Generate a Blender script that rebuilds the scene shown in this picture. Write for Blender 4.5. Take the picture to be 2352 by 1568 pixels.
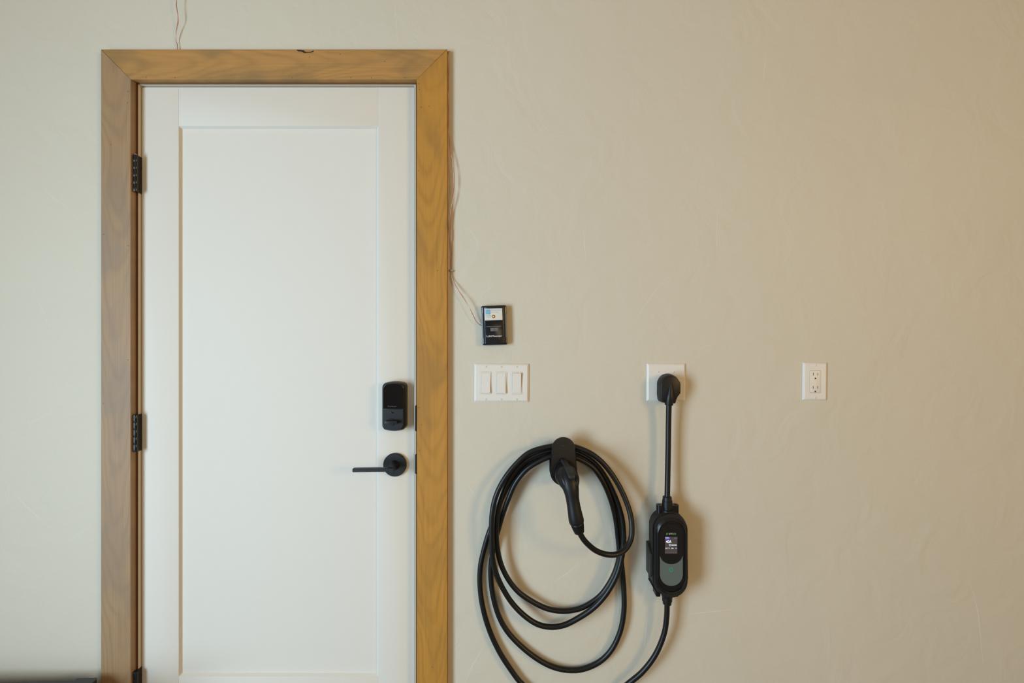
import bpy, bmesh, math, random
from mathutils import Vector, Matrix, Euler
random.seed(7)
sc = bpy.context.scene
for o in list(bpy.data.objects):
    bpy.data.objects.remove(o, do_unlink=True)

# ---------------------------------------------------------------- camera, world, daylight, exposure
CAM_D, CAM_Z, LENS = 1.39, 1.28, 16.0            # metres from the wall, height, mm
S = CAM_D / (LENS / 36.0 * 2352.0)               # metres on the wall for one photo pixel
cd = bpy.data.cameras.new('camera'); cd.lens = LENS; cd.sensor_width = 36.0; cd.clip_start = 0.05
cam = bpy.data.objects.new('camera', cd); sc.collection.objects.link(cam)
cam.location = (0, -CAM_D, CAM_Z); cam.rotation_euler = (math.pi / 2, 0, 0)
sc.camera = cam

w = bpy.data.worlds.new('world'); sc.world = w; w.use_nodes = True
bg = w.node_tree.nodes['Background']; bg.inputs[0].default_value = (0.62, 0.75, 0.95, 1); bg.inputs[1].default_value = 0.25

def area(name, loc, rot, sx, sz, power, col):
    l = bpy.data.lights.new(name, 'AREA'); l.shape = 'RECTANGLE'; l.size = sx; l.size_y = sz
    l.energy = power; l.color = col
    o = bpy.data.objects.new(name, l); sc.collection.objects.link(o)
    o.location = loc; o.rotation_euler = rot
    return o
# cool daylight through the open doorway on the left, low warm sun through the window on the right, plus an added soft warm fill behind the camera
area('daylight_doorway', (-2.53, -2.4, 1.0), (0, math.radians(-90), 0), 1.9, 1.25, 162, (0.60, 0.82, 1.0))
area('daylight_right_window', (3.13, -2.95, 1.75), (0, math.radians(90), 0), 1.0, 1.0, 68, (1.0, 0.64, 0.25))
area('added_warm_fill', (1.6, -6.15, 1.5), (math.radians(90), 0, 0), 1.8, 1.4, 18, (1.0, 0.78, 0.50))

vs = sc.view_settings
vs.view_transform = 'Standard'; vs.look = 'None'; vs.gamma = 1.0; vs.use_curve_mapping = False
vs.exposure = 0.08

# ---------------------------------------------------------------- helpers
def P(px, py, d=0.0):
    k = S * (1 - d / CAM_D)
    return Vector(((px - 1176) * k, -d, CAM_Z - (py - 784) * k))

def rr(w, h, r, n=6, cx=0.0, cz=0.0):
    """rounded rectangle outline, counter-clockwise seen from the front"""
    r = min(r, w / 2 - 1e-5, h / 2 - 1e-5); out = []
    for (sx, sz, a0) in ((1, 1, 0), (-1, 1, 90), (-1, -1, 180), (1, -1, 270)):
        for i in range(n + 1):
            a = math.radians(a0 + 90.0 * i / n)
            out.append((cx + sx * (w / 2 - r) + r * math.cos(a), cz + sz * (h / 2 - r) + r * math.sin(a)))
    return out

def circ(r, n=28, cx=0.0, cz=0.0):
    return [(cx + r * math.cos(2 * math.pi * i / n), cz + r * math.sin(2 * math.pi * i / n)) for i in range(n)]

def ring(outline, d):
    return [Vector((x, -d, z)) for x, z in outline]

class MB:
    def __init__(self): self.v = []; self.f = []
    def loft(self, rings, cap0=True, cap1=True):
        b = len(self.v); n = len(rings[0])
        for r in rings: self.v.extend([tuple(p) for p in r])
        for k in range(len(rings) - 1):
            for i in range(n):
                j = (i + 1) % n
                self.f.append((b + k * n + i, b + k * n + j, b + (k + 1) * n + j, b + (k + 1) * n + i))
        if cap0: self.f.append(tuple(b + i for i in range(n)))
        if cap1: self.f.append(tuple(b + (len(rings) - 1) * n + i for i in range(n)))
        return self
    def box(self, x0, x1, d0, d1, z0, z1):
        o = [(x0, z0), (x1, z0), (x1, z1), (x0, z1)]
        return self.loft([ring(o, d0), ring(o, d1)])
    def slab(self, outline, d0, d1, bev=0.0, inset=None):
        """prism from a front outline; inset: the outline of the bevelled front"""
        if bev and inset: return self.loft([ring(outline, d0), ring(outline, d1 - bev), ring(inset, d1)])
        return self.loft([ring(outline, d0), ring(outline, d1)])
    def rslab(self, w, h, r, d0, d1, bev=0.001, cx=0.0, cz=0.0, n=5):
        return self.loft([ring(rr(w, h, r, n, cx, cz), d0), ring(rr(w, h, r, n, cx, cz), d1 - bev),
                          ring(rr(w - bev * .7, h - bev * .7, r, n, cx, cz), d1 - bev * .3),
                          ring(rr(w - 2 * bev, h - 2 * bev, r, n, cx, cz), d1)])
    def tube(self, pts, rad, n=12):
        pts = [Vector(p) for p in pts]; m = len(pts)
        rads = rad if isinstance(rad, (list, tuple)) else [rad] * m
        t = [(pts[min(i + 1, m - 1)] - pts[max(i - 1, 0)]).normalized() for i in range(m)]
        ref = Vector((0, 0, 1)) if abs(t[0].z) < 0.9 else Vector((1, 0, 0))
        nrm = (ref - t[0] * ref.dot(t[0])).normalized(); rings = []
        for i in range(m):
            nrm = (nrm - t[i] * nrm.dot(t[i])).normalized(); bi = t[i].cross(nrm)
            rings.append([pts[i] + (nrm * math.cos(2 * math.pi * k / n) + bi * math.sin(2 * math.pi * k / n)) * rads[i] for k in range(n)])
        return self.loft(rings)
    def build(self, name, mat, parent=None, angle=35, off=None):
        me = bpy.data.meshes.new(name)
        if off is not None: self.v = [tuple(Vector(p) - off) for p in self.v]
        me.from_pydata(self.v, [], self.f); me.validate()
        bm = bmesh.new(); bm.from_mesh(me); bmesh.ops.recalc_face_normals(bm, faces=bm.faces); bm.to_mesh(me); bm.free()
        me.polygons.foreach_set('use_smooth', [True] * len(me.polygons))
        me.set_sharp_from_angle(angle=math.radians(angle)); me.update()
        me.materials.append(mat)
        o = bpy.data.objects.new(name, me); sc.collection.objects.link(o)
        if parent: o.parent = parent
        return o

def spline(ctrl, step=0.006):
    """Catmull-Rom through the control points"""
    c = [Vector(p) for p in ctrl]; c = [c[0] * 2 - c[1]] + c + [c[-1] * 2 - c[-2]]; out = []
    for i in range(1, len(c) - 2):
        a, b, e, f = c[i - 1], c[i], c[i + 1], c[i + 2]
        n = max(2, int((e - b).length / step))
        for k in range(n):
            t = k / n
            out.append(0.5 * ((2 * b) + (e - a) * t + (2 * a - 5 * b + 4 * e - f) * t * t + (3 * b - a - 3 * e + f) * t ** 3))
    out.append(c[-2]); return out

def copy_part(o, parent, dx=0.0, dz=0.0):
    c = o.copy(); sc.collection.objects.link(c); c.parent = parent; c.location = o.location + Vector((dx, 0, dz)); return c

def empty(name, loc, roty=0.0):
    o = bpy.data.objects.new(name, None); sc.collection.objects.link(o); o.empty_display_size = 0.05
    o.location = loc; o.rotation_euler = (0, roty, 0); return o
def tag(o, label, cat=None, group=None, kind=None):
    if label: o['label'] = label
    if cat: o['category'] = cat
    if group: o['group'] = group
    if kind: o['kind'] = kind
    return o

def text(name, s, mat, parent, x, z, d, height, width=None, shear=0.0, align='LEFT', bold=0.0):
    cu = bpy.data.curves.new(name, 'FONT'); cu.body = s; cu.size = 1.0; cu.extrude = 0.0; cu.shear = shear; cu.offset = bold; cu.resolution_u = 3
    t = bpy.data.objects.new('lettering_source', cu); sc.collection.objects.link(t)
    bpy.context.view_layer.update()
    me = bpy.data.meshes.new_from_object(t.evaluated_get(bpy.context.evaluated_depsgraph_get()))
    bpy.data.objects.remove(t, do_unlink=True); bpy.data.curves.remove(cu)
    xs = [v.co.x for v in me.vertices]; ys = [v.co.y for v in me.vertices]
    x0, x1, y0, y1 = min(xs), max(xs), min(ys), max(ys)
    kz = height / (y1 - y0); kx = (width / (x1 - x0)) if width else kz
    ax = x if align == 'LEFT' else x - (x1 - x0) * kx * (0.5 if align == 'CENTER' else 1.0)
    for v in me.vertices:
        v.co = Vector((ax + (v.co.x - x0) * kx, -d, z + (v.co.y - y0) * kz))
    me.name = name; me.materials.clear(); me.materials.append(mat)
    o = bpy.data.objects.new(name, me); sc.collection.objects.link(o); o.parent = parent
    return o

# ---------------------------------------------------------------- materials
def new_mat(name):
    m = bpy.data.materials.new(name); m.use_nodes = True
    return m, m.node_tree.nodes, m.node_tree.links, m.node_tree.nodes['Principled BSDF']

def plain(name, col, rough=0.5, metal=0.0, bump=0.0, bscale=400.0, spec=0.5, vary=0.04, coat=0.0):
    m, N, L, b = new_mat(name)
    b.inputs['Roughness'].default_value = rough; b.inputs['Metallic'].default_value = metal
    b.inputs['Specular IOR Level'].default_value = spec; b.inputs['Coat Weight'].default_value = coat
    tc = N.new('ShaderNodeTexCoord'); nz = N.new('ShaderNodeTexNoise'); nz.inputs['Scale'].default_value = 30.0; nz.inputs['Detail'].default_value = 3
    L.new(tc.outputs['Object'], nz.inputs['Vector'])
    mx = N.new('ShaderNodeMix'); mx.data_type = 'RGBA'
    mx.inputs[6].default_value = (*[c * (1 - vary) for c in col], 1); mx.inputs[7].default_value = (*[min(1, c * (1 + vary)) for c in col], 1)
    L.new(nz.outputs['Fac'], mx.inputs[0]); L.new(mx.outputs[2], b.inputs['Base Color'])
    if bump:
        n2 = N.new('ShaderNodeTexNoise'); n2.inputs['Scale'].default_value = bscale; n2.inputs['Detail'].default_value = 2
        L.new(tc.outputs['Object'], n2.inputs['Vector'])
        bp = N.new('ShaderNodeBump'); bp.inputs['Strength'].default_value = bump; bp.inputs['Distance'].default_value = 0.001
        L.new(n2.outputs['Fac'], bp.inputs['Height']); L.new(bp.outputs[0], b.inputs['Normal'])
    return m

def glow(name, col, e, base=(0.02, 0.02, 0.02)):
    m, N, L, b = new_mat(name)
    b.inputs['Base Color'].default_value = (*base, 1); b.inputs['Emission Color'].default_value = (*col, 1)
    b.inputs['Emission Strength'].default_value = e; b.inputs['Roughness'].default_value = 0.25
    return m

def wall_paint(name, col):
    m, N, L, b = new_mat(name)
    b.inputs['Roughness'].default_value = 0.62; b.inputs['Specular IOR Level'].default_value = 0.3
    tc = N.new('ShaderNodeTexCoord')
    lo = N.new('ShaderNodeTexNoise'); lo.inputs['Scale'].default_value = 1.6; lo.inputs['Detail'].default_value = 4; lo.inputs['Distortion'].default_value = 0.8
    hi = N.new('ShaderNodeTexNoise'); hi.inputs['Scale'].default_value = 330.0; hi.inputs['Detail'].default_value = 3
    md = N.new('ShaderNodeTexNoise'); md.inputs['Scale'].default_value = 7.0; md.inputs['Detail'].default_value = 3; md.inputs['Distortion'].default_value = 1.4
    for n in (lo, hi, md): L.new(tc.outputs['Object'], n.inputs['Vector'])
    mx = N.new('ShaderNodeMix'); mx.data_type = 'RGBA'
    mx.inputs[6].default_value = (*[c * 0.965 for c in col], 1); mx.inputs[7].default_value = (*[c * 1.03 for c in col], 1)
    L.new(lo.outputs['Fac'], mx.inputs[0])
    m2 = N.new('ShaderNodeMix'); m2.data_type = 'RGBA'; m2.blend_type = 'MULTIPLY'; m2.inputs[0].default_value = 1.0
    rp = N.new('ShaderNodeValToRGB'); rp.color_ramp.elements[0].color = (0.955, 0.955, 0.95, 1); rp.color_ramp.elements[0].position = 0.35
    rp.color_ramp.elements[1].color = (1, 1, 1, 1); rp.color_ramp.elements[1].position = 0.62
    L.new(hi.outputs['Fac'], rp.inputs[0]); L.new(mx.outputs[2], m2.inputs[6]); L.new(rp.outputs[0], m2.inputs[7]); L.new(m2.outputs[2], b.inputs['Base Color'])
    b1 = N.new('ShaderNodeBump'); b1.inputs['Strength'].default_value = 0.25; b1.inputs['Distance'].default_value = 0.012
    L.new(md.outputs['Fac'], b1.inputs['Height'])
    b2 = N.new('ShaderNodeBump'); b2.inputs['Strength'].default_value = 0.12; b2.inputs['Distance'].default_value = 0.001
    L.new(hi.outputs['Fac'], b2.inputs['Height']); L.new(b1.outputs[0], b2.inputs['Normal']); L.new(b2.outputs[0], b.inputs['Normal'])
    return m

def wood(name, seed, zc, light, mid, grey, grey_amt):
    """stained alder with arched flat-sawn figure; grain runs along local X, zc is the board's middle"""
    m, N, L, b = new_mat(name)
    b.inputs['Roughness'].default_value = 0.5; b.inputs['Specular IOR Level'].default_value = 0.3
    tc = N.new('ShaderNodeTexCoord'); mp = N.new('ShaderNodeMapping'); mp.inputs['Location'].default_value = (seed * 3.7, seed, 0)
    L.new(tc.outputs['Object'], mp.inputs['Vector'])
    def val(op, a, b_=None, c=None):
        n = N.new('ShaderNodeMath'); n.operation = op
        for i, v in enumerate((a, b_, c)):
            if v is None: continue
            if isinstance(v, (int, float)): n.inputs[i].default_value = v
            else: L.new(v, n.inputs[i])
        return n.outputs[0]
    def noise(scale, sc3, detail=3, dist=0.0):
        s_ = N.new('ShaderNodeMapping'); s_.inputs['Scale'].default_value = sc3; L.new(mp.outputs[0], s_.inputs['Vector'])
        n = N.new('ShaderNodeTexNoise'); n.inputs['Scale'].default_value = scale; n.inputs['Detail'].default_value = detail; n.inputs['Distortion'].default_value = dist
        L.new(s_.outputs[0], n.inputs['Vector']); return n.outputs['Fac']
    sp = N.new('ShaderNodeSeparateXYZ'); L.new(tc.outputs['Object'], sp.inputs[0])
    w0 = noise(2.2, (1, 1, 1.5), 2)
    z1 = val('MULTIPLY_ADD', sp.outputs['Z'], 22.0, -zc * 22.0)
    z1 = val('ADD', z1, val('MULTIPLY_ADD', w0, 2.4, -1.2))
    f = val('MULTIPLY', z1, z1)
    f = val('MULTIPLY_ADD', f, 1.7, val('MULTIPLY', sp.outputs['X'], 6.5 + seed))
    f = val('ADD', f, val('MULTIPLY', noise(4.5, (0.8, 1, 1.6), 4), 3.4))
    saw = val('MULTIPLY_ADD', val('SINE', val('MULTIPLY', f, 2 * math.pi)), 0.5, 0.5)
    saw = val('MULTIPLY', val('POWER', saw, 2.6), noise(6.0, (0.5, 1, 2), 2))
    fb = noise(60, (0.06, 1, 4), 4)
    bl = noise(7.5, (0.55, 1, 1.5), 3, 0.9)
    t = val('ADD', val('MULTIPLY', saw, 0.62), val('MULTIPLY_ADD', fb, 0.95, -0.20))
    t.node.use_clamp = True
    mx = N.new('ShaderNodeMix'); mx.data_type = 'RGBA'; mx.inputs[6].default_value = (*light, 1); mx.inputs[7].default_value = (*mid, 1); L.new(t, mx.inputs[0])
    rp = N.new('ShaderNodeMapRange'); rp.interpolation_type = 'SMOOTHSTEP'
    rp.inputs['From Min'].default_value = 0.42; rp.inputs['From Max'].default_value = 0.70; rp.inputs['To Max'].default_value = grey_amt
    L.new(bl, rp.inputs['Value'])
    m2 = N.new('ShaderNodeMix'); m2.data_type = 'RGBA'; m2.inputs[7].default_value = (*grey, 1)
    L.new(rp.outputs[0], m2.inputs[0]); L.new(mx.outputs[2], m2.inputs[6]); L.new(m2.outputs[2], b.inputs['Base Color'])
    bp = N.new('ShaderNodeBump'); bp.inputs['Strength'].default_value = 0.05; bp.inputs['Distance'].default_value = 0.001
    L.new(fb, bp.inputs['Height']); L.new(bp.outputs[0], b.inputs['Normal'])
    return m

M_WALL = wall_paint('beige_wall_paint', (0.60, 0.548, 0.448))
M_RIDGE = plain('skim_coat_ridge_highlight', (0.68, 0.63, 0.535), 0.6, vary=0.02, spec=0.3)  # paler than the wall paint: the ridges' highlight is put into the colour
M_SIDE = plain('plywood_side_wall', (0.34, 0.25, 0.155), 0.7)
M_CEIL = plain('timber_ceiling', (0.46, 0.36, 0.25), 0.8)
M_FLOOR = plain('concrete', (0.22, 0.21, 0.195), 0.7, bump=0.1, bscale=60)
M_DOOR = plain('white_door_paint', (0.675, 0.64, 0.575), 0.6, spec=0.22, bump=0.05, bscale=700, vary=0.01)
M_JAMB = plain('cream_jamb_paint', (0.62, 0.55, 0.44), 0.5)
M_REVEAL = plain('dark_stain', (0.13, 0.055, 0.022), 0.5, vary=0.2)
M_WOOD_L = wood('stained_alder_greyed', 1.0, 0.045, (0.36, 0.225, 0.115), (0.255, 0.155, 0.080), (0.225, 0.165, 0.11), 0.55)
M_WOOD_T = wood('stained_alder_mixed', 2.3, -0.045, (0.46, 0.24, 0.072), (0.31, 0.16, 0.052), (0.235, 0.145, 0.06), 0.75)
M_WOOD_R = wood('stained_alder_golden', 3.1, 0.045, (0.50, 0.24, 0.040), (0.33, 0.155, 0.028), (0.27, 0.145, 0.04), 0.5)
M_KNOT = plain('dark_knot', (0.012, 0.009, 0.007), 0.7)
M_NAIL = plain('nail_hole_fill', (0.08, 0.045, 0.02), 0.7)
M_BLKMETAL = plain('black_powder_coat', (0.0045, 0.005, 0.0065), 0.42, bump=0.03)
M_HINGE = plain('black_hinge_metal', (0.008, 0.009, 0.011), 0.22)
M_LOCK = plain('black_satin_plastic', (0.006, 0.007, 0.009), 0.38)
M_GLASS = plain('black_gloss_window', (0.006, 0.006, 0.007), 0.04, vary=0.0)
M_RUBBER = plain('black_rubber', (0.0035, 0.0035, 0.0042), 0.45, bump=0.04, bscale=900, spec=0.4)
M_CABLE = plain('black_cable_jacket', (0.003, 0.0033, 0.004), 0.40, bump=0.03, bscale=900, vary=0.15, spec=0.4)
M_SHELL = plain('black_shell_plastic', (0.0032, 0.0036, 0.0048), 0.30, spec=0.42)
M_BODY = plain('charcoal_shell_plastic', (0.012, 0.011, 0.010), 0.5, spec=0.35)
M_TRIG = plain('charcoal_trigger', (0.014, 0.0145, 0.015), 0.5)
M_GREYSH = plain('dark_grey_plastic', (0.022, 0.020, 0.018), 0.5)
M_PLATE = plain('white_plate_plastic', (0.70, 0.66, 0.60), 0.45, vary=0.01, spec=0.35)
M_SLOT = plain('dark_slot', (0.035, 0.026, 0.016), 0.7)
M_SCREW = plain('painted_screw', (0.70, 0.67, 0.61), 0.3)
M_BUTTON = plain('grey_green_panel', (0.10, 0.125, 0.115), 0.35, vary=0.02)
M_GREEN = glow('green_ring_light', (0.0, 0.36, 0.21), 0.55)
M_SCREEN = glow('lit_screen', (0.36, 0.27, 0.23), 0.13)
M_WHITE_E = glow('screen_white', (0.82, 0.88, 1.0), 0.95)
M_PURPLE = glow('screen_purple', (0.16, 0.09, 0.62), 0.75)
M_LILAC = glow('screen_lilac', (0.40, 0.42, 0.95), 0.75)
M_DIM = glow('screen_dim', (0.3, 0.27, 0.27), 0.45)
M_LOGO_G = plain('logo_green', (0.10, 0.36, 0.06), 0.5)
M_LOGO_W = plain('logo_silver', (0.55, 0.54, 0.52), 0.5)
M_STICKER = plain('sticker_paper', (0.66, 0.66, 0.61), 0.5)
M_BLUE = plain('sticker_blue', (0.19, 0.42, 0.60), 0.5)
M_INKBLUE = plain('sticker_grey_blue_ink', (0.28, 0.36, 0.44), 0.6)
M_INK = plain('sticker_dark_ink', (0.10, 0.10, 0.08), 0.6)
M_PALEBLUE = plain('sticker_pale_blue', (0.42, 0.60, 0.74), 0.6)
M_LED = glow('amber_led', (1.0, 0.36, 0.03), 1.15, (0.3, 0.1, 0.01))
M_LEDRIM = plain('amber_rim', (0.10, 0.045, 0.01), 0.4)
M_CTRL = plain('control_black', (0.010, 0.012, 0.015), 0.2)
M_CTRLSIDE = plain('control_grey_edge', (0.20, 0.23, 0.25), 0.25)
M_KEY = plain('control_key_grey', (0.12, 0.125, 0.115), 0.5)
M_LETTER = plain('cream_lettering', (0.62, 0.60, 0.54), 0.5)
M_DIMLETTER = plain('faint_lettering', (0.10, 0.10, 0.095), 0.4)
M_RED = plain('red_wire', (0.36, 0.075, 0.035), 0.45)
M_WHITEWIRE = plain('white_wire', (0.62, 0.52, 0.40), 0.45)
M_STAPLE = plain('staple_clear_plastic', (0.42, 0.40, 0.33), 0.3)
M_TOTE = plain('tote_black', (0.022, 0.026, 0.033), 0.45, bump=0.05)
M_CHIP = plain('bare_wood_chip', (0.60, 0.44, 0.32), 0.6)

# ---------------------------------------------------------------- the room shell
X0, X1, Y1, H = -2.5, 3.1, -6.2, 2.9
OP_L, OP_R, OP_T = -1.160, -0.280, 2.082         # rough opening of the door
def struct(o, label, cat): return tag(o, label, cat, kind='structure')

mb = MB()
mb.box(X0, OP_L, -0.12, 0.0, 0.0, H); mb.box(OP_R, X1, -0.12, 0.0, 0.0, H); mb.box(OP_L, OP_R, -0.12, 0.0, OP_T, H)
wall_back = struct(mb.build('wall_back', M_WALL), 'beige skim-coated plaster wall with faint trowel ridges around the door', 'wall')
mb = MB(); mb.loft([[Vector((X0, Y1, -0.1)), Vector((X1, Y1, -0.1)), Vector((X1, 0.6, -0.1)), Vector((X0, 0.6, -0.1))],
                    [Vector((X0, Y1, 0)), Vector((X1, Y1, 0)), Vector((X1, 0.6, 0)), Vector((X0, 0.6, 0))]])
struct(mb.build('floor', M_FLOOR), 'grey concrete garage floor', 'floor')
mb = MB(); mb.loft([[Vector((X0, Y1, H)), Vector((X1, Y1, H)), Vector((X1, 0.12, H)), Vector((X0, 0.12, H))],
                    [Vector((X0, Y1, H + .1)), Vector((X1, Y1, H + .1)), Vector((X1, 0.12, H + .1)), Vector((X0, 0.12, H + .1))]])
struct(mb.build('ceiling', M_CEIL), 'timber-boarded garage ceiling', 'ceiling')
def wall_side(name, x, xo, oy0, oy1, oz0, oz1, label):
    mb = MB()
    for (a, b_, z0, z1) in ((Y1, oy0, 0, H), (oy1, 0.0, 0, H), (oy0, oy1, 0, oz0), (oy0, oy1, oz1, H)):
        if z1 - z0 < 1e-4: continue
        mb.loft([[Vector((x, a, z0)), Vector((x, b_, z0)), Vector((x, b_, z1)), Vector((x, a, z1))],
                 [Vector((xo, a, z0)), Vector((xo, b_, z0)), Vector((xo, b_, z1)), Vector((xo, a, z1))]])
    struct(mb.build(name, M_SIDE), label, 'wall')
wall_side('wall_left', X0, X0 - .12, -3.2, -1.6, 0.0, 2.15, 'plywood-clad garage side wall with the open doorway')
wall_side('wall_right', X1, X1 + .12, -3.6, -2.3, 0.8, 2.3, 'plywood-clad garage side wall with the window')
mb = MB(); mb.box(X0 - .12, X1 + .12, -Y1, -Y1 + 0.12, 0, H)
struct(mb.build('wall_front', M_SIDE), 'plywood-clad garage wall behind the camera', 'wall')

# raised trowel ridges in the skim coat
ridges = [
    [(66, 392), (90, 418), (112, 445), (131, 461), (144, 467), (162, 484), (185, 512), (208, 532)],
    [(55, 620), (74, 660), (92, 700), (110, 740), (128, 790)],
    [(118, 866), (132, 896), (142, 927)], [(142, 927), (122, 945), (90, 960), (50, 982)], [(50, 982), (12, 1006), (8, 1013)],
    [(-6, 1086), (16, 1110), (17, 1150), (-4, 1172)], [(20, 1110), (52, 1154), (80, 1180), (112, 1212)],
    [(232, 1186), (200, 1212), (165, 1238), (148, 1242)],
    [(905, 0), (909, 40), (914, 106)],
    [(1068, 518), (1080, 530), (1092, 546), (1100, 575)], [(1112, 640), (1122, 656), (1124, 663), (1106, 676), (1105, 694)],
    [(1340, 520), (1346, 600)], [(1648, 470), (1646, 588)],
    [(1580, 612), (1545, 630), (1515, 655), (1490, 690), (1468, 722), (1455, 760)], [(1590, 805), (1640, 790)],
    [(1056, 1090), (1090, 1135), (1121, 1190)], [(1116, 1475), (1085, 1530), (1068, 1568)],
    [(1335, 1290), (1300, 1318), (1268, 1340)], [(1488, 1420), (1480, 1482)], [(1560, 1412), (1640, 1404), (1700, 1396)],
    [(2225, 1330), (2245, 1400), (2258, 1520)], [(1760, 120), (1752, 190)], [(60, 1330), (100, 1300)],
]
for rd in ridges:
    pts = spline([P(x, y) for x, y in rd], 0.01); m = len(pts); mb = MB(); rings = []
    for i, p in enumerate(pts):
        t = (pts[min(i + 1, m - 1)] - pts[max(i - 1, 0)]).normalized(); sd = Vector((t.z, 0, -t.x))
        k = 0.25 + 0.75 * math.sin(math.pi * min(1, max(0, (i + .3) / m)))
        wd, hg = 0.0016 * k, 0.00030 * k
        rings.append([p + sd * wd + Vector((0, .0004, 0)), p + Vector((0, -hg, 0)), p - sd * wd + Vector((0, .0004, 0))])
    mb.loft(rings); mb.build('trowel_ridge', M_RIDGE, wall_back, angle=8)

# ---------------------------------------------------------------- door casing and jamb
CT = 0.019                                       # casing thickness
ca, cb = P(231.5, 113, CT), P(300, 182, CT); cr0, cr1 = P(957.5, 182, CT).x, P(1027, 113, CT).x
ox0, oz1, ix0, iz1, ix1, ox1 = ca.x, ca.z, cb.x, cb.z, cr0, cr1
trim1 = struct(empty('trim_1', ((ox0 + ox1) / 2, 0, 0)), 'wide flat stained wood casing mitred around the white door', 'door casing')
org = trim1.location
def board(poly, mat, loc, rot):
    """poly: (u, v) outline in board space, u along the grain"""
    cu = sum(p[0] for p in poly) / 4; cv = sum(p[1] for p in poly) / 4; e = 0.0009
    ins = [(u - math.copysign(e, u - cu) * 1.6, v - math.copysign(e, v - cv)) for u, v in poly]
    mb = MB(); mb.loft([ring(poly, 0.0), ring(poly, CT - e), ring(ins, CT)])
    o = mb.build('casing_board', mat, trim1, angle=25); o.location = Vector(loc) - org; o.rotation_euler = rot; return o
g = 0.0004
W = oz1 - iz1
head = board([(ox0 + g * 2, oz1), (ix0 + g, iz1), (ix1 - g, iz1), (ox1 - g * 2, oz1)][::-1], M_WOOD_T, (0, 0, 0), (0, 0, 0))
# centre the head's texture space on itself
for v in head.data.vertices: v.co -= Vector(((ox0 + ox1) / 2, 0, oz1))
head.location = Vector(((ox0 + ox1) / 2, 0, oz1)) - org
# legs: board u runs downwards (rotation about Y by 90 degrees: u -> -z, v -> x)
leg_l = board([(0.0, 0.0), (oz1, 0.0), (oz1, ix0 - ox0), (W, ix0 - ox0)], M_WOOD_L, (ox0, 0, oz1), (0, math.pi / 2, 0))
leg_r = board([(W, 0.0), (oz1, 0.0), (oz1, ox1 - ix1), (0.0, ox1 - ix1)], M_WOOD_R, (ix1, 0, oz1), (0, math.pi / 2, 0))
# rough dark knot on the top edge of the head, and nail holes
def to_board(b, w): return Matrix.LocRotScale(b.location + org, b.rotation_euler.to_quaternion(), None).inverted() @ w
def chip(name, pxs, mat, b, d=CT, h=0.0006, dz=0.0):
    q = [to_board(b, P(x, y, d)) for x, y in pxs]
    mb = MB(); mb.loft([[p + Vector((0, 0.0008, 0)) for p in q], [p + Vector((0, -h, 0)) for p in q]]); return mb.build(name, mat, b)
chip('knot_gouge', [(681, 114.5), (688, 114.2), (694, 115.2), (698, 115.8), (701, 119), (707, 119.6), (714, 119), (718.5, 116.8), (720.8, 116.2), (720, 119.2), (715, 120.8), (706, 121.2), (699, 122), (695, 120), (691, 118.2), (684, 117.6)], M_KNOT, head)
def nail(px, py, b):
    q = to_board(b, P(px, py, CT)); mb = MB(); pts = circ(0.0014, 8)
    mb.loft([[q + Vector((x, 0.0006, z)) for x, z in pts], [q + Vector((x * .8, -0.00025, z)) for x, z in pts]]); mb.build('nail_hole', M_NAIL, b)
for x, y in ((336, 178), (402, 178), (671, 178), (806, 178), (853, 179), (711, 131), (781, 124), (930, 178), (884, 141)): nail(x, y, head)
for x, y in ((255, 332), (238, 538), (294, 564), (294, 210), (293, 236), (237, 926), (294, 826)): nail(x, y, leg_l)
for x, y in ((963, 205), (962, 192), (967, 246), (986, 244), (1005, 621), (962, 936), (968, 975), (963, 1034), (993, 1532), (961, 392)): nail(x, y, leg_r)

JIN_L, JIN_R, JIN_T = P(317, 0).x, -0.2985, P(0, 193.9).z
trim2 = struct(empty('trim_2', ((JIN_L + JIN_R) / 2, 0, 0)), 'cream door jamb with dark stained front edge inside the casing', 'door frame')
org2 = trim2.location
def jpart(name, mat, *a): mb = MB(); mb.box(*a); return mb.build(name, mat, trim2, off=org2)
jpart('jamb_board', M_JAMB, OP_L, JIN_L, -0.12, -0.0012, 0, JIN_T); jpart('jamb_board', M_JAMB, JIN_R, OP_R - .0005, -0.12, -0.0008, 0, JIN_T)
jpart('jamb_board', M_JAMB, OP_L, OP_R - .0005, -0.12, -0.0012, JIN_T, OP_T - .0005)
jpart('jamb_edge', M_REVEAL, ix0 - .004, JIN_L - .0004, -0.001, -0.0002, 0, JIN_T); jpart('jamb_edge', M_REVEAL, ix1 - .0072, ix1 + .004, -0.0006, -0.0002, 0, JIN_T)
jpart('jamb_edge', M_REVEAL, ix0 - .004, ix1 + .004, -0.001, -0.0002, JIN_T + .0004, iz1 + .004)
jpart('door_stop', M_JAMB, JIN_L, JIN_L + .012, -0.085, -0.060, 0, JIN_T - .012); jpart('door_stop', M_JAMB, JIN_R - .012, JIN_R, -0.085, -0.060, 0, JIN_T - .012)
jpart('door_stop', M_JAMB, JIN_L, JIN_R, -0.085, -0.060, JIN_T - .012, JIN_T)
for (y0, y1) in ((930, 990), (1042, 1088)):
    za, zb = P(0, y0).z, P(0, y1).z; zc, hh = (za + zb) / 2, (za - zb)
    mb = MB(); o = rr(0.0078, hh, 0.0035, 5, JIN_R + .0068, zc); mb.loft([ring(o, -0.0004), ring(o, 0.0012)])
    mb.box(JIN_R - .0002, JIN_R + .0008, -0.045, -0.003, zc - hh / 2, zc + hh / 2); mb.build('strike_plate', M_HINGE, trim2, off=org2)

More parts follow.
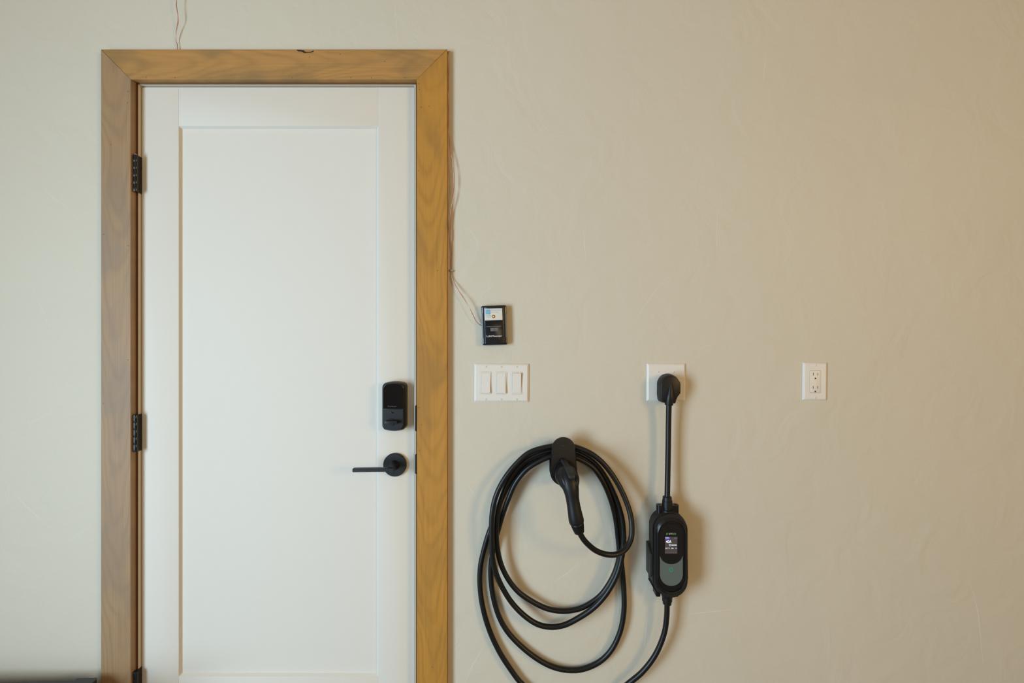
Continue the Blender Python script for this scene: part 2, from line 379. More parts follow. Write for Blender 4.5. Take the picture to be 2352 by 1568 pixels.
# ---------------------------------------------------------------- the door
DF = -0.011                                      # door face sits behind the wall face
dx0, dx1, dz1, dz0 = P(326, 0, DF).x, P(951, 0, DF).x, JIN_T - 0.0024, 0.012
door = struct(empty('door_1', ((dx0 + dx1) / 2, 0.011, dz0)), 'white single-panel shaker door with black lock and lever', 'door')
do = door.location
px0, px1, pz1, pz0 = P(410.5, 0, DF).x, P(868.3, 0, DF).x, P(0, 289.6, DF).z, P(0, 1553, DF).z
def dpart(name, mat, mb, parent=None, angle=35): return mb.build(name, mat, parent or door, angle, off=do)
def bevel_box(x0, x1, z0, z1, d0, d1, e=0.0008):
    return MB().rslab(x1 - x0, z1 - z0, 0.0006, d0, d1, e, (x0 + x1) / 2, (z0 + z1) / 2, 2)
dpart('stile', M_DOOR, bevel_box(dx0, px0, dz0, dz1, DF - .044, DF, .0005)); dpart('stile', M_DOOR, bevel_box(px1, dx1, dz0, dz1, DF - .044, DF, .0005))
dpart('rail', M_DOOR, bevel_box(px0 + .0001, px1 - .0001, pz1, dz1, DF - .044, DF - .0001, .0005)); dpart('rail', M_DOOR, bevel_box(px0 + .0001, px1 - .0001, dz0, pz0, DF - .044, DF - .0001, .0005))
def rect(x0, x1, z0, z1): return [(x0, z0), (x1, z0), (x1, z1), (x0, z1)]
bw = 0.0050
mb = MB().loft([ring(rect(px0, px1, pz0, pz1), DF - .04), ring(rect(px0, px1, pz0, pz1), DF - .0004),
                ring(rect(px0 + bw, px1 - bw, pz0 + bw, pz1 - bw), DF - .0085)])
dpart('panel', M_DOOR, mb, angle=20)

# hinges
def hinge(y0, first):
    hx, hd = P(311.8, 0, .008).x, 0.008
    zt = P(0, y0, hd).z; hh = 0.112; r = 0.0068
    mb = MB(); mb.box(hx, dx0 + .0002, DF - .002, hd - r * .35, zt - hh, zt)
    h = dpart('hinge', M_HINGE, mb)
    for k in range(5):
        a, b_ = zt - hh * k / 5 - .0002, zt - hh * (k + 1) / 5 + .0002
        mb = MB(); mb.loft([[Vector((hx + r * s * math.cos(t * math.pi / 10), -hd + r * s * math.sin(t * math.pi / 10), z)) for t in range(20)]
                            for z, s in ((a, .97), (a - .0004, 1), (b_ + .0004, 1), (b_, .97))])
        dpart('knuckle', M_HINGE, mb, h)
    mb = MB(); mb.loft([[Vector((hx + r * s * math.cos(t * math.pi / 8), -hd + r * s * math.sin(t * math.pi / 8), z)) for t in range(16)]
                        for z, s in ((zt, .6), (zt + .0015, .62), (zt + .0024, .4))])
    dpart('pin_cap', M_CHIP if first else M_HINGE, mb, h)
    for dz in (.033, .083):
        mb = MB(); mb.rslab(.0035, .0022, .0008, DF, DF + .0012, .0004, dx0 + .002, zt - dz); dpart('paint_chip', M_CHIP, mb, h)
hinge(356, True); hinge(952, False); hinge(1541, False)

# electronic deadbolt
LF = 0.023
lc = P(903.2, 933.9, LF); lw, lh = 54.5 * S * (1 - LF / CAM_D), 113.8 * S * (1 - LF / CAM_D)
def lock_outline(w, h, bulge=.0062, cr=.0105):
    """upright rounded body with softly arched top and bottom"""
    base = rr(w, h - 2 * bulge, cr, 7); out = []
    for i, p in enumerate(base):
        out.append(p); q_ = base[(i + 1) % len(base)]
        if abs(q_[0] - p[0]) > .01:
            out += [(p[0] + (q_[0] - p[0]) * t / 8, p[1]) for t in range(1, 8)]
    hz = h / 2 - bulge
    return [(x + lc.x, z + z / hz * bulge * (1 - (2 * x / w) ** 2) + lc.z) for x, z in out]
O1 = lock_outline(lw, lh); O2 = lock_outline(lw - .003, lh - .003); O3 = lock_outline(lw - .011, lh - .009)
lock = dpart('deadbolt_lock', M_LOCK, MB().loft([ring(O1, DF), ring(O1, LF - .010), ring(O2, LF - .004), ring(O3, LF)]), angle=40)
lock['label'] = 'black electronic deadbolt with glossy upper window and thumb turn'
zsplit = P(0, 939, LF).z
def clip(out, zmin=None, zmax=None):
    r = []
    for i, a in enumerate(out):
        b_ = out[(i + 1) % len(out)]
        ia = (zmin is None or a[1] >= zmin) and (zmax is None or a[1] <= zmax); ib = (zmin is None or b_[1] >= zmin) and (zmax is None or b_[1] <= zmax)
        zz = zmin if zmin is not None else zmax
        if ia: r.append(a)
        if ia != ib: t = (zz - a[1]) / (b_[1] - a[1]); r.append((a[0] + (b_[0] - a[0]) * t, zz))
    return r
OI = lock_outline(lw - .0125, lh - .0105)
up = clip(OI, zmin=zsplit + .0004); lo_ = clip(OI, zmax=zsplit - .0004)
dpart('touch_window', M_GLASS, MB().loft([ring(up, LF - .001), ring(up, LF + .0010)]), lock)
dpart('battery_cover', M_LOCK, MB().loft([ring(lo_, LF - .001), ring(lo_, LF + .0006)]), lock)
bz = P(900.8, 947.6, LF)
dpart('lock_button', M_GLASS, MB().rslab(.0095, .0044, .0022, LF, LF + .0014, .0004, bz.x, bz.z), lock)
tt = P(898, 970, LF + .004)
dpart('turn_disc', M_LOCK, MB().slab(circ(.0105, 24, tt.x, tt.z), LF, LF + .004, .001, circ(.0095, 24, tt.x, tt.z)), lock)
tb = P(898, 970.2, LF + .016)
dpart('thumb_turn', M_BLKMETAL, MB().rslab(.0365, .0095, .0015, LF + .004, LF + .016, .0012, tb.x, tb.z), lock)
def dtext(name, s, mat, parent, px, py, d, h, w_, **k):
    q = P(px, py, d) - do; return text(name, s, mat, parent, q.x, q.z, d + do.y, h, w_, **k)
dtext('lettering', 'Kwikset', M_DIMLETTER, lock, 891, 934.4, LF + .0013, .0040, .0255)

# lever handle
RF = DF + 0.010
rc_ = P(906.8, 1067.3, RF - .003)
rose = dpart('lever_handle', M_BLKMETAL, MB().slab(circ(.0355, 48, rc_.x, rc_.z), DF, RF, .0016, circ(.0339, 48, rc_.x, rc_.z)), angle=30)
rose['label'] = 'matte black lever on a round rose'
for py in (1051.6, 1086):
    q = P(905.2, py, RF); s = circ(.0032, 16, q.x, q.z)
    mb = MB().loft([ring(s, RF - .0005), ring(s, RF + .0004), ring(circ(.0022, 16, q.x, q.z), RF + .0004), ring(circ(.0018, 16, q.x, q.z), RF - .001)])
    dpart('screw', M_LOCK, mb, rose)
LD0, LD1 = 0.040, 0.054
ln = P(903.7, 1079, LD1); lx1 = ln.x; lx0 = P(809, 1080, LD1).x; lz = P(0, 1079.2, LD1).z
nx = lx1 - .0105
mb = MB().loft([ring(circ(r_, 28, rc_.x + (nx - rc_.x) * k, rc_.z + (lz - rc_.z) * k), d) for r_, d, k in
                ((.0155, RF - .001, 0), (.0130, RF + .004, .05), (.0112, RF + .012, .25), (.0102, RF + .024, .6), (.0100, LD0 + .006, 1))])
dpart('neck', M_BLKMETAL, mb, rose)
hb = .0106
mb = MB()
def lev(x, dz, d0, d1, h): return [Vector((x, -d0, lz + dz - h / 2)), Vector((x, -d0, lz + dz + h / 2)), Vector((x, -d1 + .0012, lz + dz + h / 2)), Vector((x, -d1, lz + dz + h / 2 - .0012)), Vector((x, -d1, lz + dz - h / 2 + .0012)), Vector((x, -d1 + .0012, lz + dz - h / 2))]
mb.loft([lev(lx1, .0, LD0 + .001, LD1 - .001, hb - .002), lev(lx1 - .001, 0, LD0, LD1, hb), lev((lx0 + lx1) / 2, -.0006, LD0, LD1, hb), lev(lx0 + .001, -.0014, LD0 + .001, LD1, hb), lev(lx0, -.0014, LD0 + .002, LD1 - .001, hb - .002)])
dpart('lever', M_BLKMETAL, mb, rose, angle=25)

# ---------------------------------------------------------------- wall plates
def plate_mesh(w, h, holes=None, t=.0062, bev=.0045):
    return MB().loft([ring(rr(w, h, .0015, 3), 0), ring(rr(w, h, .0015, 3), .0012), ring(rr(w - .0012, h - .0012, .0015, 3), .0026),
                      ring(rr(w - 2 * bev, h - 2 * bev, .0012, 3), t - .0004), ring(rr(w - 2 * bev - .0016, h - 2 * bev - .0016, .001, 3), t)])
def screw_at(root, x, z, t=.0062, r=.0030, ang=90):
    mb = MB().slab(circ(r, 16, x, z), t - .001, t + .0010, .0005, circ(r * .8, 16, x, z)); s = mb.build('screw', M_SCREW, root)
    a = math.radians(ang); u = Vector((math.cos(a), 0, math.sin(a))); v = Vector((-u.z, 0, u.x)); c = Vector((x, -(t + .0011), z)); L_, h = r * .8, r * .17
    mb = MB().loft([[c + u * L_ + v * h, c + u * L_ - v * h, c - u * L_ - v * h, c - u * L_ + v * h], [p + Vector((0, .0006, 0)) for p in (c + u * L_ + v * h, c + u * L_ - v * h, c - u * L_ - v * h, c - u * L_ + v * h)]])
    mb.build('screw_slot', M_NAIL if False else M_SLOTSOFT, s); return s
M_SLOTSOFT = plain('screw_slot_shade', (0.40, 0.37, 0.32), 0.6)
PT = .0062
# triple rocker switch
c = P(1152.0, 878.7, PT / 2)
sw = tag(empty('light_switch', (c.x, 0, c.z), math.radians(0.25)), 'white triple rocker light switch plate below the black door control', 'light switch')
k3 = S
plate_mesh(125.2 * S, 87.5 * S).build('plate', M_PLATE, sw, angle=20)
for i, cx in enumerate((1116.2, 1151.8, 1186.8)):
    x = (cx - 1152.0) * S; z = (878.7 - 879.2) * S
    rim = MB().loft([ring(rr(.0338, .0674, .0022, 3, x, z), PT - .001), ring(rr(.0338, .0674, .0022, 3, x, z), PT + .0006), ring(rr(.0318, .0654, .002, 3, x, z), PT + .0012),
                     ring(rr(.0290, .0626, .0015, 3, x, z), PT + .0012), ring(rr(.0284, .0620, .001, 3, x, z), PT + .0004)]).build('rocker_frame', M_PLATE, sw, angle=25)
    # shadow gap around the frame
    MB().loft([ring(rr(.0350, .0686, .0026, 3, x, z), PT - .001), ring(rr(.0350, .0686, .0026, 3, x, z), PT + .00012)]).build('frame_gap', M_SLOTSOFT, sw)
    tilt = 1 if i == 2 else -1
    hw, hh = .0136, .0302
    dt, db = (PT + .0052, PT + .0010) if tilt > 0 else (PT + .0010, PT + .0052)
    def rk(w_, h_, o): return [Vector((x - w_, -(db + o), z - h_)), Vector((x + w_, -(db + o), z - h_)), Vector((x + w_, -(dt + o), z + h_)), Vector((x - w_, -(dt + o), z + h_))]
    MB().loft([[Vector((p.x, -(PT - .002), p.z)) for p in rk(hw, hh, 0)], rk(hw, hh, 0), rk(hw - .0008, hh - .0008, .0008)]).build('rocker', M_PLATE, sw, angle=20)
    for zz in (842.1, 916.4):
        screw_at(sw, x, (878.7 - zz) * S, ang=90 + random.uniform(-8, 8))

# duplex outlet
c = P(1871.6, 875.6, PT / 2)
ol = tag(empty('duplex_outlet', (c.x, 0, c.z), math.radians(0.6)), 'white rectangular duplex power outlet on the bare right part of the wall', 'power outlet')
plate_mesh(56.2 * S * .985, 88.5 * S * .985).build('plate', M_PLATE, ol, angle=20)
fx, fz = (1873.2 - 1871.6) * S - .003, (875.6 - 876.0) * S
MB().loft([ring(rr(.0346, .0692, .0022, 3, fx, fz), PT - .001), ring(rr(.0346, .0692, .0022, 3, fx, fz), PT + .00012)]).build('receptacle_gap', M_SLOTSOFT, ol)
rc2 = MB().rslab(.0332, .0670, .002, PT - .001, PT + .0008, .0005, fx, fz).build('receptacle', M_PLATE, ol)
for dz in (.0193, -.0207):
    for dx, h in ((-.0064, .0086), (.0068, .0076)):
        MB().rslab(.0016, h, .0003, PT, PT + .00095, .0001, fx + dx, fz + dz + .0035).build('blade_slot', M_SLOT, rc2)
    gz = fz + dz - .0090
    o = [(fx - .0024, gz - .0026), (fx + .0024, gz - .0026), (fx + .0024, gz)] + [(fx + .0024 * math.cos(math.pi * i / 6), gz + .0024 * math.sin(math.pi * i / 6)) for i in range(1, 6)] + [(fx - .0024, gz)]
    MB().loft([ring(o, PT), ring(o, PT + .00095)]).build('ground_slot', M_SLOT, rc2)
for zz in (838.4, 912.9): screw_at(ol, 0.0, (875.6 - zz) * S, ang=85)

# big range outlet behind the plug
c = P(1530.0, 877.6, PT / 2)
ro = tag(empty('range_outlet', (c.x, 0, c.z), math.radians(0.15)), 'white square outlet plate half covered by the black charger plug', 'power outlet')
plate_mesh(89.5 * S * .99, 87 * S * .99).build('plate', M_PLATE, ro, angle=20)
MB().slab(circ(.030, 40, .002, -.003), PT - .001, PT + .004, .001, circ(.029, 40, .002, -.003)).build('receptacle_face', M_LOCK, ro)
for px in (1511.8, 1547.2):
    for py in (854.0, 901.0): screw_at(ro, (px - 1530) * S, (877.6 - py) * S, ang=88, r=.0026)

# ---------------------------------------------------------------- garage door wall control
CF = 0.021
c = P(1135.2, 746.6, CF)
gc = tag(empty('door_opener_control', (c.x, 0, c.z), math.radians(-1.6)), 'small black garage door wall control with sticker and amber light', 'wall control')
cw, ch = 57.6 * S * .985, 91.5 * S * .985
q = lambda px, py: ((px - 1135.2) * S * .985, (746.6 - py) * S * .985)
MB().loft([ring(rr(cw, ch, .004, 5), 0), ring(rr(cw, ch, .004, 5), CF - .006), ring(rr(cw - .002, ch - .002, .004, 5), CF - .002), ring(rr(cw - .0085, ch - .0085, .003, 5), CF)]).build('housing', M_CTRL, gc, angle=40)
# grey strips along both sides, the glossy bevel's reflection put into their colour
for sx in (-1, 1):
    x = sx * (cw / 2 - .0021)
    MB().loft([[Vector((x + sx * .0024, -.004, z)), Vector((x + sx * .0024, -(CF - .0065), z)), Vector((x + sx * .0010, -(CF - .0014), z)), Vector((x - sx * .0018, -(CF + .0002), z)), Vector((x - sx * .0018, -.004, z))] for z in (-ch * .315, ch * .315)]).build('side_reflection', M_CTRLSIDE, gc, angle=50)
fw, fh = 43.5 * S, 84 * S
MB().loft([ring(rr(fw, fh, .002, 3), CF - .002), ring(rr(fw, fh, .002, 3), CF + .0016), ring(rr(fw - .0016, fh - .0016, .002, 3), CF + .0022)]).build('face_panel', M_CTRL, gc)
FD = CF + .0022
sx_, sz_ = q(1134.2, 721.8)
st = MB().rslab(40.2 * S, 26.6 * S, .0008, FD, FD + .0016, .0003, sx_, sz_).build('sticker', M_STICKER, gc)
SD = FD + .0016
ix_, iz_ = q(1122, 716); MB().rslab(11.4 * S, 11.4 * S, .0022, SD, SD + .0002, .00005, ix_, iz_).build('sticker_icon', M_BLUE, st)
x, z = q(1117.6, 717.0); text('icon_lettering', 'myQ', M_PALEBLUE, st, x, z - .002, SD + .0004, .0042, .0125)
x, z = q(1129.2, 713.6); text('sticker_lettering', 'Download', M_INKBLUE, st, x, z, SD + .0002, .0040, 22 * S)
x, z = q(1129.2, 718.2); text('sticker_lettering', 'the app.', M_INKBLUE, st, x, z, SD + .0002, .0040, 17.5 * S)
x, z = q(1116.3, 725.2); text('sticker_lettering', 'Control from', M_INK, st, x, z, SD + .0002, .0022, 12.6 * S)
x, z = q(1116.3, 728.6); text('sticker_lettering', 'anywhere', M_INK, st, x, z, SD + .0002, .0024, 12 * S)
x, z = q(1116.8, 733.2); text('sticker_lettering', 'myQ.com', M_INK, st, x, z, SD + .0002, .0018, 7.4 * S)
x, z = q(1134.3, 726.8)
led = MB().slab(circ(.0049, 20, x, z), SD, SD + .0012, .0005, circ(.0042, 20, x, z)).build('lamp_rim', M_LEDRIM, gc)
MB().loft([ring(circ(.0027, 16, x, z), SD + .001), ring(circ(.0024, 16, x, z), SD + .0018), ring(circ(.0012, 16, x, z), SD + .0024)]).build('lamp_lens', M_LED, led)
x, z = q(1134, 743.6); MB().rslab(37.5 * S, 13 * S, .001, FD, FD + .0005, .0002, x, z).build('push_bar', M_SHELL, gc)
x, z = q(1134, 749.5); MB().box(x - .022, x + .022, FD, FD + .0008, z - .0004, z + .0004).build('push_bar_lip', M_CTRLSIDE, gc)
x, z = q(1135.2, 756.4); ky = MB().rslab(17 * S, 7.6 * S, .0008, FD, FD + .0018, .0004, x, z).build('light_key', M_KEY, gc)
MB().slab(circ(.0011, 10, x, z + .0012), FD + .0016, FD + .0020).build('key_symbol', M_CTRL, ky); MB().box(x - .0028, x + .0028, FD + .0016, FD + .0020, z - .0028, z - .0022).build('key_symbol', M_CTRL, ky)
x, z = q(1134.8, 773.6); text('lettering', 'LiftMaster', M_LETTER, gc, x, z, FD + .0003, .0052, 34.8 * S, align='CENTER', bold=.02)

# ---------------------------------------------------------------- opener wire, red and white pair
def strand_pair(ctrl, root, turns_per_m):
    pts = spline(ctrl, .003); a = []; b_ = []; acc = 0; m = len(pts)
    for i, p in enumerate(pts):
        if i: acc += (p - pts[i - 1]).length
        t = (pts[min(i + 1, m - 1)] - pts[max(i - 1, 0)]).normalized()
        s1 = t.cross(Vector((0, 1, 0)))
        s1 = s1.normalized() if s1.length > 1e-3 else Vector((0, 0, 1))
        s2 = t.cross(s1); ph = 2 * math.pi * acc * turns_per_m
        off = (s1 * math.cos(ph) + s2 * math.sin(ph)) * .00075; a.append(p + off); b_.append(p - off)
    MB().tube(a, .00078, 6).build('red_strand', M_RED, root, off=root.location); MB().tube(b_, .00078, 6).build('white_strand', M_WHITEWIRE, root, off=root.location)
top_z = oz1 + .002
wire_pts = [P(405, -60, .020), P(405, 0, .020), P(404.7, 14, .019), P(408, 32, .018), P(409, 50, .016), P(406, 68, .012), P(404, 84, .009), P(404.3, 95, .007), P(407, 102, .006)]
e0 = P(408.5, 110, .006); wire_pts += [Vector((e0.x, -.006, top_z + .004)), Vector((e0.x + .012, -.007, top_z)), Vector((-0.9, -.006, top_z)), Vector((-.5, -.006, top_z)), Vector((ox1 - .02, -.006, top_z)),
             Vector((ox1 + .0012, -.006, top_z - .004)), Vector((ox1 + .0028, -.006, oz1 - .016))]
wire_pts += [P(1030.4, 150, .006), P(1030.4, 210, .006), P(1030.2, 240, .007), P(1030.8, 270, .008), P(1030.6, 300, .009), P(1033, 336, .011), P(1039, 372, .013), P(1043, 408, .014), P(1042, 444, .013), P(1036, 483, .010), P(1035, 510, .008), P(1036.5, 540, .006),
             P(1037, 570, .004), P(1037.4, 617, .003), P(1036.8, 627, .003), P(1038.6, 638.6, .005), P(1043.5, 650, .008), P(1053, 666.7, .013), P(1063, 680.7, .016), P(1070, 691, .017), P(1078.6, 707, .017), P(1087, 725.6, .015), P(1095.4, 739.6, .011), P(1104, 746.5, .006), P(1110, 748, .005)]
wr = tag(empty('opener_wire', P(1037, 600)), 'thin twisted red and white wire over the casing to the black control', 'wire')
strand_pair(wire_pts, wr, 9.0)
c = P(1037.3, 621.5)
stp = tag(empty('wire_staple', c, math.radians(12)), 'tiny pale insulated staple pinning the thin wire beside the casing', 'staple')
MB().loft([[Vector((sx * r_, -d, z)) for sx, r_, d in ((-1, .0064, 0), (-1, .0066, .003), (-1, .004, .0052), (1, .004, .0052), (1, .0066, .003), (1, .0064, 0))] for z in (-.0024, .0024)]).build('staple_bridge', M_STAPLE, stp)
for sx in (-1, 1): MB().slab(circ(.0016, 10, sx * .0046, 0), .003, .0056).build('staple_nail', M_CTRLSIDE, stp)

# ---------------------------------------------------------------- connector holster on the wall
hc = P(1294.5, 1060, 0)
ho = tag(empty('connector_holster', (hc.x, 0, P(0, 1075).z)), 'black rounded wall holster holding the charging connector and cable loops', 'cable holster')
hoff = ho.location
def H2(px, py, d): v = P(px, py, d); return (v.x - hoff.x, v.z - hoff.z)
# wall base
bx, bz_ = H2(1289, 1068, 0.006)
MB().loft([ring(rr(.072, .105, .035, 8, bx, bz_ + .004), 0), ring(rr(.072, .105, .035, 8, bx, bz_ + .004), .008), ring(rr(.068, .101, .034, 8, bx, bz_ + .004), .011)]).build('wall_base', M_SHELL, ho)
hx_, hz_ = H2(1291, 1086, .03)
MB().loft([ring(circ(.030, 32, hx_, hz_), .009), ring(circ(.029, 32, hx_, hz_), .054)]).build('cable_hub', M_SHELL, ho)
def face_outline(k, d):
    out = []
    for i in range(17):
        a = math.pi * i / 16; out.append((1294 + 27.4 * k * math.cos(a), 1030.8 - 27.6 * k * math.sin(a)))
    out.append((1265.5 if k == 1 else 1294 - 28.5 * k, 1062))
    for i in range(17):
        a = math.pi + math.pi * i / 16; out.append((1294.8 + 31.2 * k * math.cos(a), 1084 - 31.5 * k * math.sin(a)))
    out.append((1294.5 + 29.4 * k, 1062))
    r = []
    for x, y in out:
        dd = d + (y - 1030) * 0.00012                # leans out towards the bottom
        v = P(x, y, dd); r.append(Vector((v.x - hoff.x, v.y, v.z - hoff.z)))
    return r
MB().loft([face_outline(.97, .050), face_outline(1, .0515), face_outline(1, .0585), face_outline(.955, .0605)]).build('face_plate', M_SHELL, ho, angle=40)
sx0, sz0 = H2(1298, 1083.5, .069)
MB().loft([ring(circ(.0345, 40, sx0, sz0), .058), ring(circ(.0345, 40, sx0, sz0), .0705), ring(circ(.0330, 40, sx0, sz0), .072), ring(circ(.0312, 40, sx0, sz0), .072), ring(circ(.0306, 40, sx0, sz0), .062)]).build('socket_ring', M_SHELL, ho, angle=30)
ex, ez = H2(1293.5, 1023.5, .0605)
MB().loft([ring(circ(.003, 14, ex, ez), .0600), ring(circ(.0026, 14, ex, ez), .0610)]).build('emblem', M_GREYSH, ho)
ex, ez = H2(1294.0, 1024.5, .0605)
fr = rr(.030, .0155, .0006, 2, ex, ez); fi = rr(.0292, .0147, .0005, 2, ex, ez)
MB().loft([ring(fr, .0600), ring(fr, .0608), ring(fi, .0608), ring(fi, .0600)], False, False).build('emblem_frame', M_GREYSH, ho)

# ---------------------------------------------------------------- the charger: plug, cord, control box, cable, connector
ch_root = tag(empty('vehicle_charger', (P(1534, 0).x, 0, P(0, 1275).z)), 'black portable electric car charger with lit screen, plug, looped cable and connector', 'car charger')
co = ch_root.location
def cpart(name, mat, mb, parent=None, angle=35): return mb.build(name, mat, parent or ch_root, angle, off=co)
def A(pts, d): return [(P(x, y, d).x, P(x, y, d).z) for x, y in pts]

# plug: round base, moulded right-angle body
pb = P(1533.6, 883.0, .016)
plug = cpart('plug', M_RUBBER, MB().loft([ring(circ(.0308, 40, pb.x, pb.z), .010), ring(circ(.0316, 40, pb.x, pb.z), .013), ring(circ(.0316, 40, pb.x, pb.z), .030), ring(circ(.0300, 40, pb.x, pb.z), .033)]), angle=30)
zo = lambda L_: [(1460 + x / 12.06, 820 + y / 12.06) for x, y in L_]
front = zo([(960, 492), (1060, 506), (1140, 556), (1180, 624), (1246, 690), (1258, 750), (1254, 1000), (1180, 1092), (1132, 1200), (1112, 1282), (1000, 1296), (860, 1284), (742, 1256), (706, 1190), (690, 1040), (694, 790), (700, 700), (750, 600), (850, 518)])
fc = (1460 + 965 / 12.06, 820 + 890 / 12.06)
def sc_(o, k, dx=0, dy=0): return [(fc[0] + (x - fc[0]) * k + dx, fc[1] + (y - fc[1]) * k + dy) for x, y in o]
cpart('plug_body', M_RUBBER, MB().loft([ring(A(front, .047), .012), ring(A(front, .047), .043), ring(A(sc_(front, .95), .047), .047), ring(A(sc_(front, .86), .047), .0485)]), plug, angle=40)
pts = [P(1541, 876, .044), P(1540.5, 888, .046), P(1539, 905, .046), P(1537, 920, .044), P(1536.4, 929, .042)]
cpart('strain_ridge', M_RUBBER, MB().tube(spline(pts, .004), [.004 + .0082 * min(1, i / 10) for i in range(len(spline(pts, .004)))], 16), plug)
for x, y in ((1540.9, 867.6), (1528.6, 895), (1552.3, 895.6)):
    v = P(x, y, .049); cpart('mould_pip', M_KNOT, MB().slab(circ(.0015, 10, v.x, v.z), .047, .0492), plug)
RC = 0.0081
cord = [P(1536.9, 915, .043), P(1536.2, 935, .041), P(1535.4, 980, .037), P(1534.8, 1030, .036), P(1533.6, 1090, .037), P(1532.6, 1142, .040), P(1532.4, 1160, .041)]
cpart('supply_cord', M_CABLE, MB().tube(spline(cord, .008), RC, 20))

# control box
BF = .054
bc = P(1538.9, 1272.2, BF); bw_, bh_ = 78.8 * S * (1 - BF / CAM_D), 194.5 * S * (1 - BF / CAM_D)
cap = lambda k, dx=0, dz=0: rr(bw_ - 2 * k, bh_ - 2 * k, .05, 14, bc.x + dx, bc.z + dz)
cap2 = lambda kw, kh: rr(bw_ - 2 * kw, bh_ - 2 * kh, .05, 14, bc.x, bc.z)
box_ = cpart('control_box', M_BODY, MB().loft([ring(cap(.002), .012), ring(cap(0), .016), ring(cap(0), BF - .004), ring(cap(.0008), BF - .0025), ring(cap(.0025), BF - .0025), ring(cap(.0025), BF + .010)]), angle=28)
cpart('front_bezel', M_SHELL, MB().loft([ring(cap(.0010), BF - .0018), ring(cap(.0006), BF), ring(cap(.0014), BF + .0016), ring(cap2(.0090, .0185), BF + .0148), ring(cap2(.0102, .0200), BF + .0158), ring(cap2(.0110, .0208), BF + .0156), ring(cap2(.0120, .0218), BF + .0125), ring(cap2(.0150, .0240), BF + .0125)]), box_, angle=24)
GD = BF + .0130
gx, gw = P(1541.9, 0, GD).x, 52.4 * S * (1 - GD / CAM_D)
gt, gb = P(0, 1203, GD).z, P(0, 1345, GD).z
glass_o = rr(gw, gt - gb, gw / 2, 16, gx, (gt + gb) / 2)
gl = cpart('display_window', M_GLASS, MB().loft([ring(glass_o, BF + .012), ring(glass_o, GD)]), box_)
# lighter lower button panel, its top edge hollowed by the round end of the window
zc_, rcv = P(0, 1295, GD).z, gw / 2
lowp = []
for i in range(17):
    a = math.pi + math.pi * i / 16; lowp.append((gx + gw / 2 * math.cos(a), gb + gw / 2 + gw / 2 * math.sin(a)))
zedge = P(0, 1276, GD).z
for i in range(17):
    t = 1 - 2 * i / 16; lowp.append((gx + gw / 2 * t, zc_ + (zedge - zc_) * (1 - math.sqrt(max(0, 1 - (t * .985) ** 2))) / (1 - math.sqrt(1 - .985 ** 2))))
bt = cpart('button_panel', M_BUTTON, MB().loft([ring(lowp, BF + .0125), ring(lowp, GD + .0006)]), box_)
rg = P(1541.3, 1307.6, GD)
mb = MB().loft([ring(circ(.0062, 28, rg.x, rg.z), GD), ring(circ(.0062, 28, rg.x, rg.z), GD + .0008), ring(circ(.0040, 28, rg.x, rg.z), GD + .0008), ring(circ(.0040, 28, rg.x, rg.z), GD)], False, False)
cpart('button_ring', M_GREEN, mb, box_)
# screen
SDp = GD + .0003
s0, s1 = P(1527.3, 1232.6, SDp), P(1555.6, 1271, SDp)
cpart('screen', M_SCREEN, MB().box(s0.x, s1.x, GD - .0002, SDp, s1.z, s0.z), box_)
t0, t1 = P(1527.9, 1233.0, SDp), P(1539, 1238.2, SDp)
cpart('screen_tab', M_PURPLE, MB().box(t0.x, t1.x, SDp - .0002, SDp + .0001, t1.z, t0.z), box_)
def ctext(name, s, mat, px, py, h, w_, d=None, **k):
    d = d or SDp + .0002; v = P(px, py, d) - co; return text(name, s, mat, box_, v.x, v.z, d, h * S * .95, w_ * S * .95, **k)
ctext('screen_lettering', 'WAIT', M_WHITE_E, 1528.3, 1236.4, 3.2, 7.6)
ctext('screen_lettering', 'v1.1', M_LILAC, 1549, 1237.2, 3.0, 6.2)
ctext('screen_lettering', '40A', M_WHITE_E, 1529.6, 1247.0, 7.2, 12.8, bold=.03)
ctext('screen_lettering', '00:00:00', M_WHITE_E, 1542.2, 1252.8, 2.9, 12.3, bold=.03)
ctext('screen_lettering', '35.1\u00b0C', M_WHITE_E, 1528.4, 1260.2, 3.0, 10, bold=.02)
ctext('screen_lettering', '240v', M_WHITE_E, 1541.2, 1260.2, 3.0, 6.4, bold=.02)
ctext('screen_lettering', '60', M_LILAC, 1550.8, 1260.2, 3.2, 4.4, bold=.03)
ck = P(1538.6, 1251.3, SDp)
cpart('clock_symbol', M_WHITE_E, MB().loft([ring(circ(.0030, 18, ck.x, ck.z), SDp), ring(circ(.0030, 18, ck.x, ck.z), SDp + .0002), ring(circ(.0021, 18, ck.x, ck.z), SDp + .0002), ring(circ(.0021, 18, ck.x, ck.z), SDp)], False, False)
      .box(ck.x - .0003, ck.x + .0003, SDp, SDp + .0002, ck.z, ck.z + .0022), box_)
for x in (1531.6, 1536.4, 1541.4, 1546.5, 1551.4):
    v = P(x, 1268.9, SDp); cpart('screen_dot', M_DIM, MB().slab(circ(.0010, 10, v.x, v.z), SDp - .0001, SDp + .0002), box_)
ctext('logo_lettering', 'EV', M_LOGO_G, 1530.0, 1227.9, 4.4, 5.6, GD + .0003, shear=.25, bold=.02)
ctext('logo_lettering', 'JUIC', M_LOGO_W, 1536.0, 1227.9, 4.4, 9.6, GD + .0003, shear=.25, bold=.02)
ctext('logo_lettering', 'ION', M_LOGO_G, 1546.0, 1227.9, 4.4, 7.0, GD + .0003, shear=.25, bold=.02)
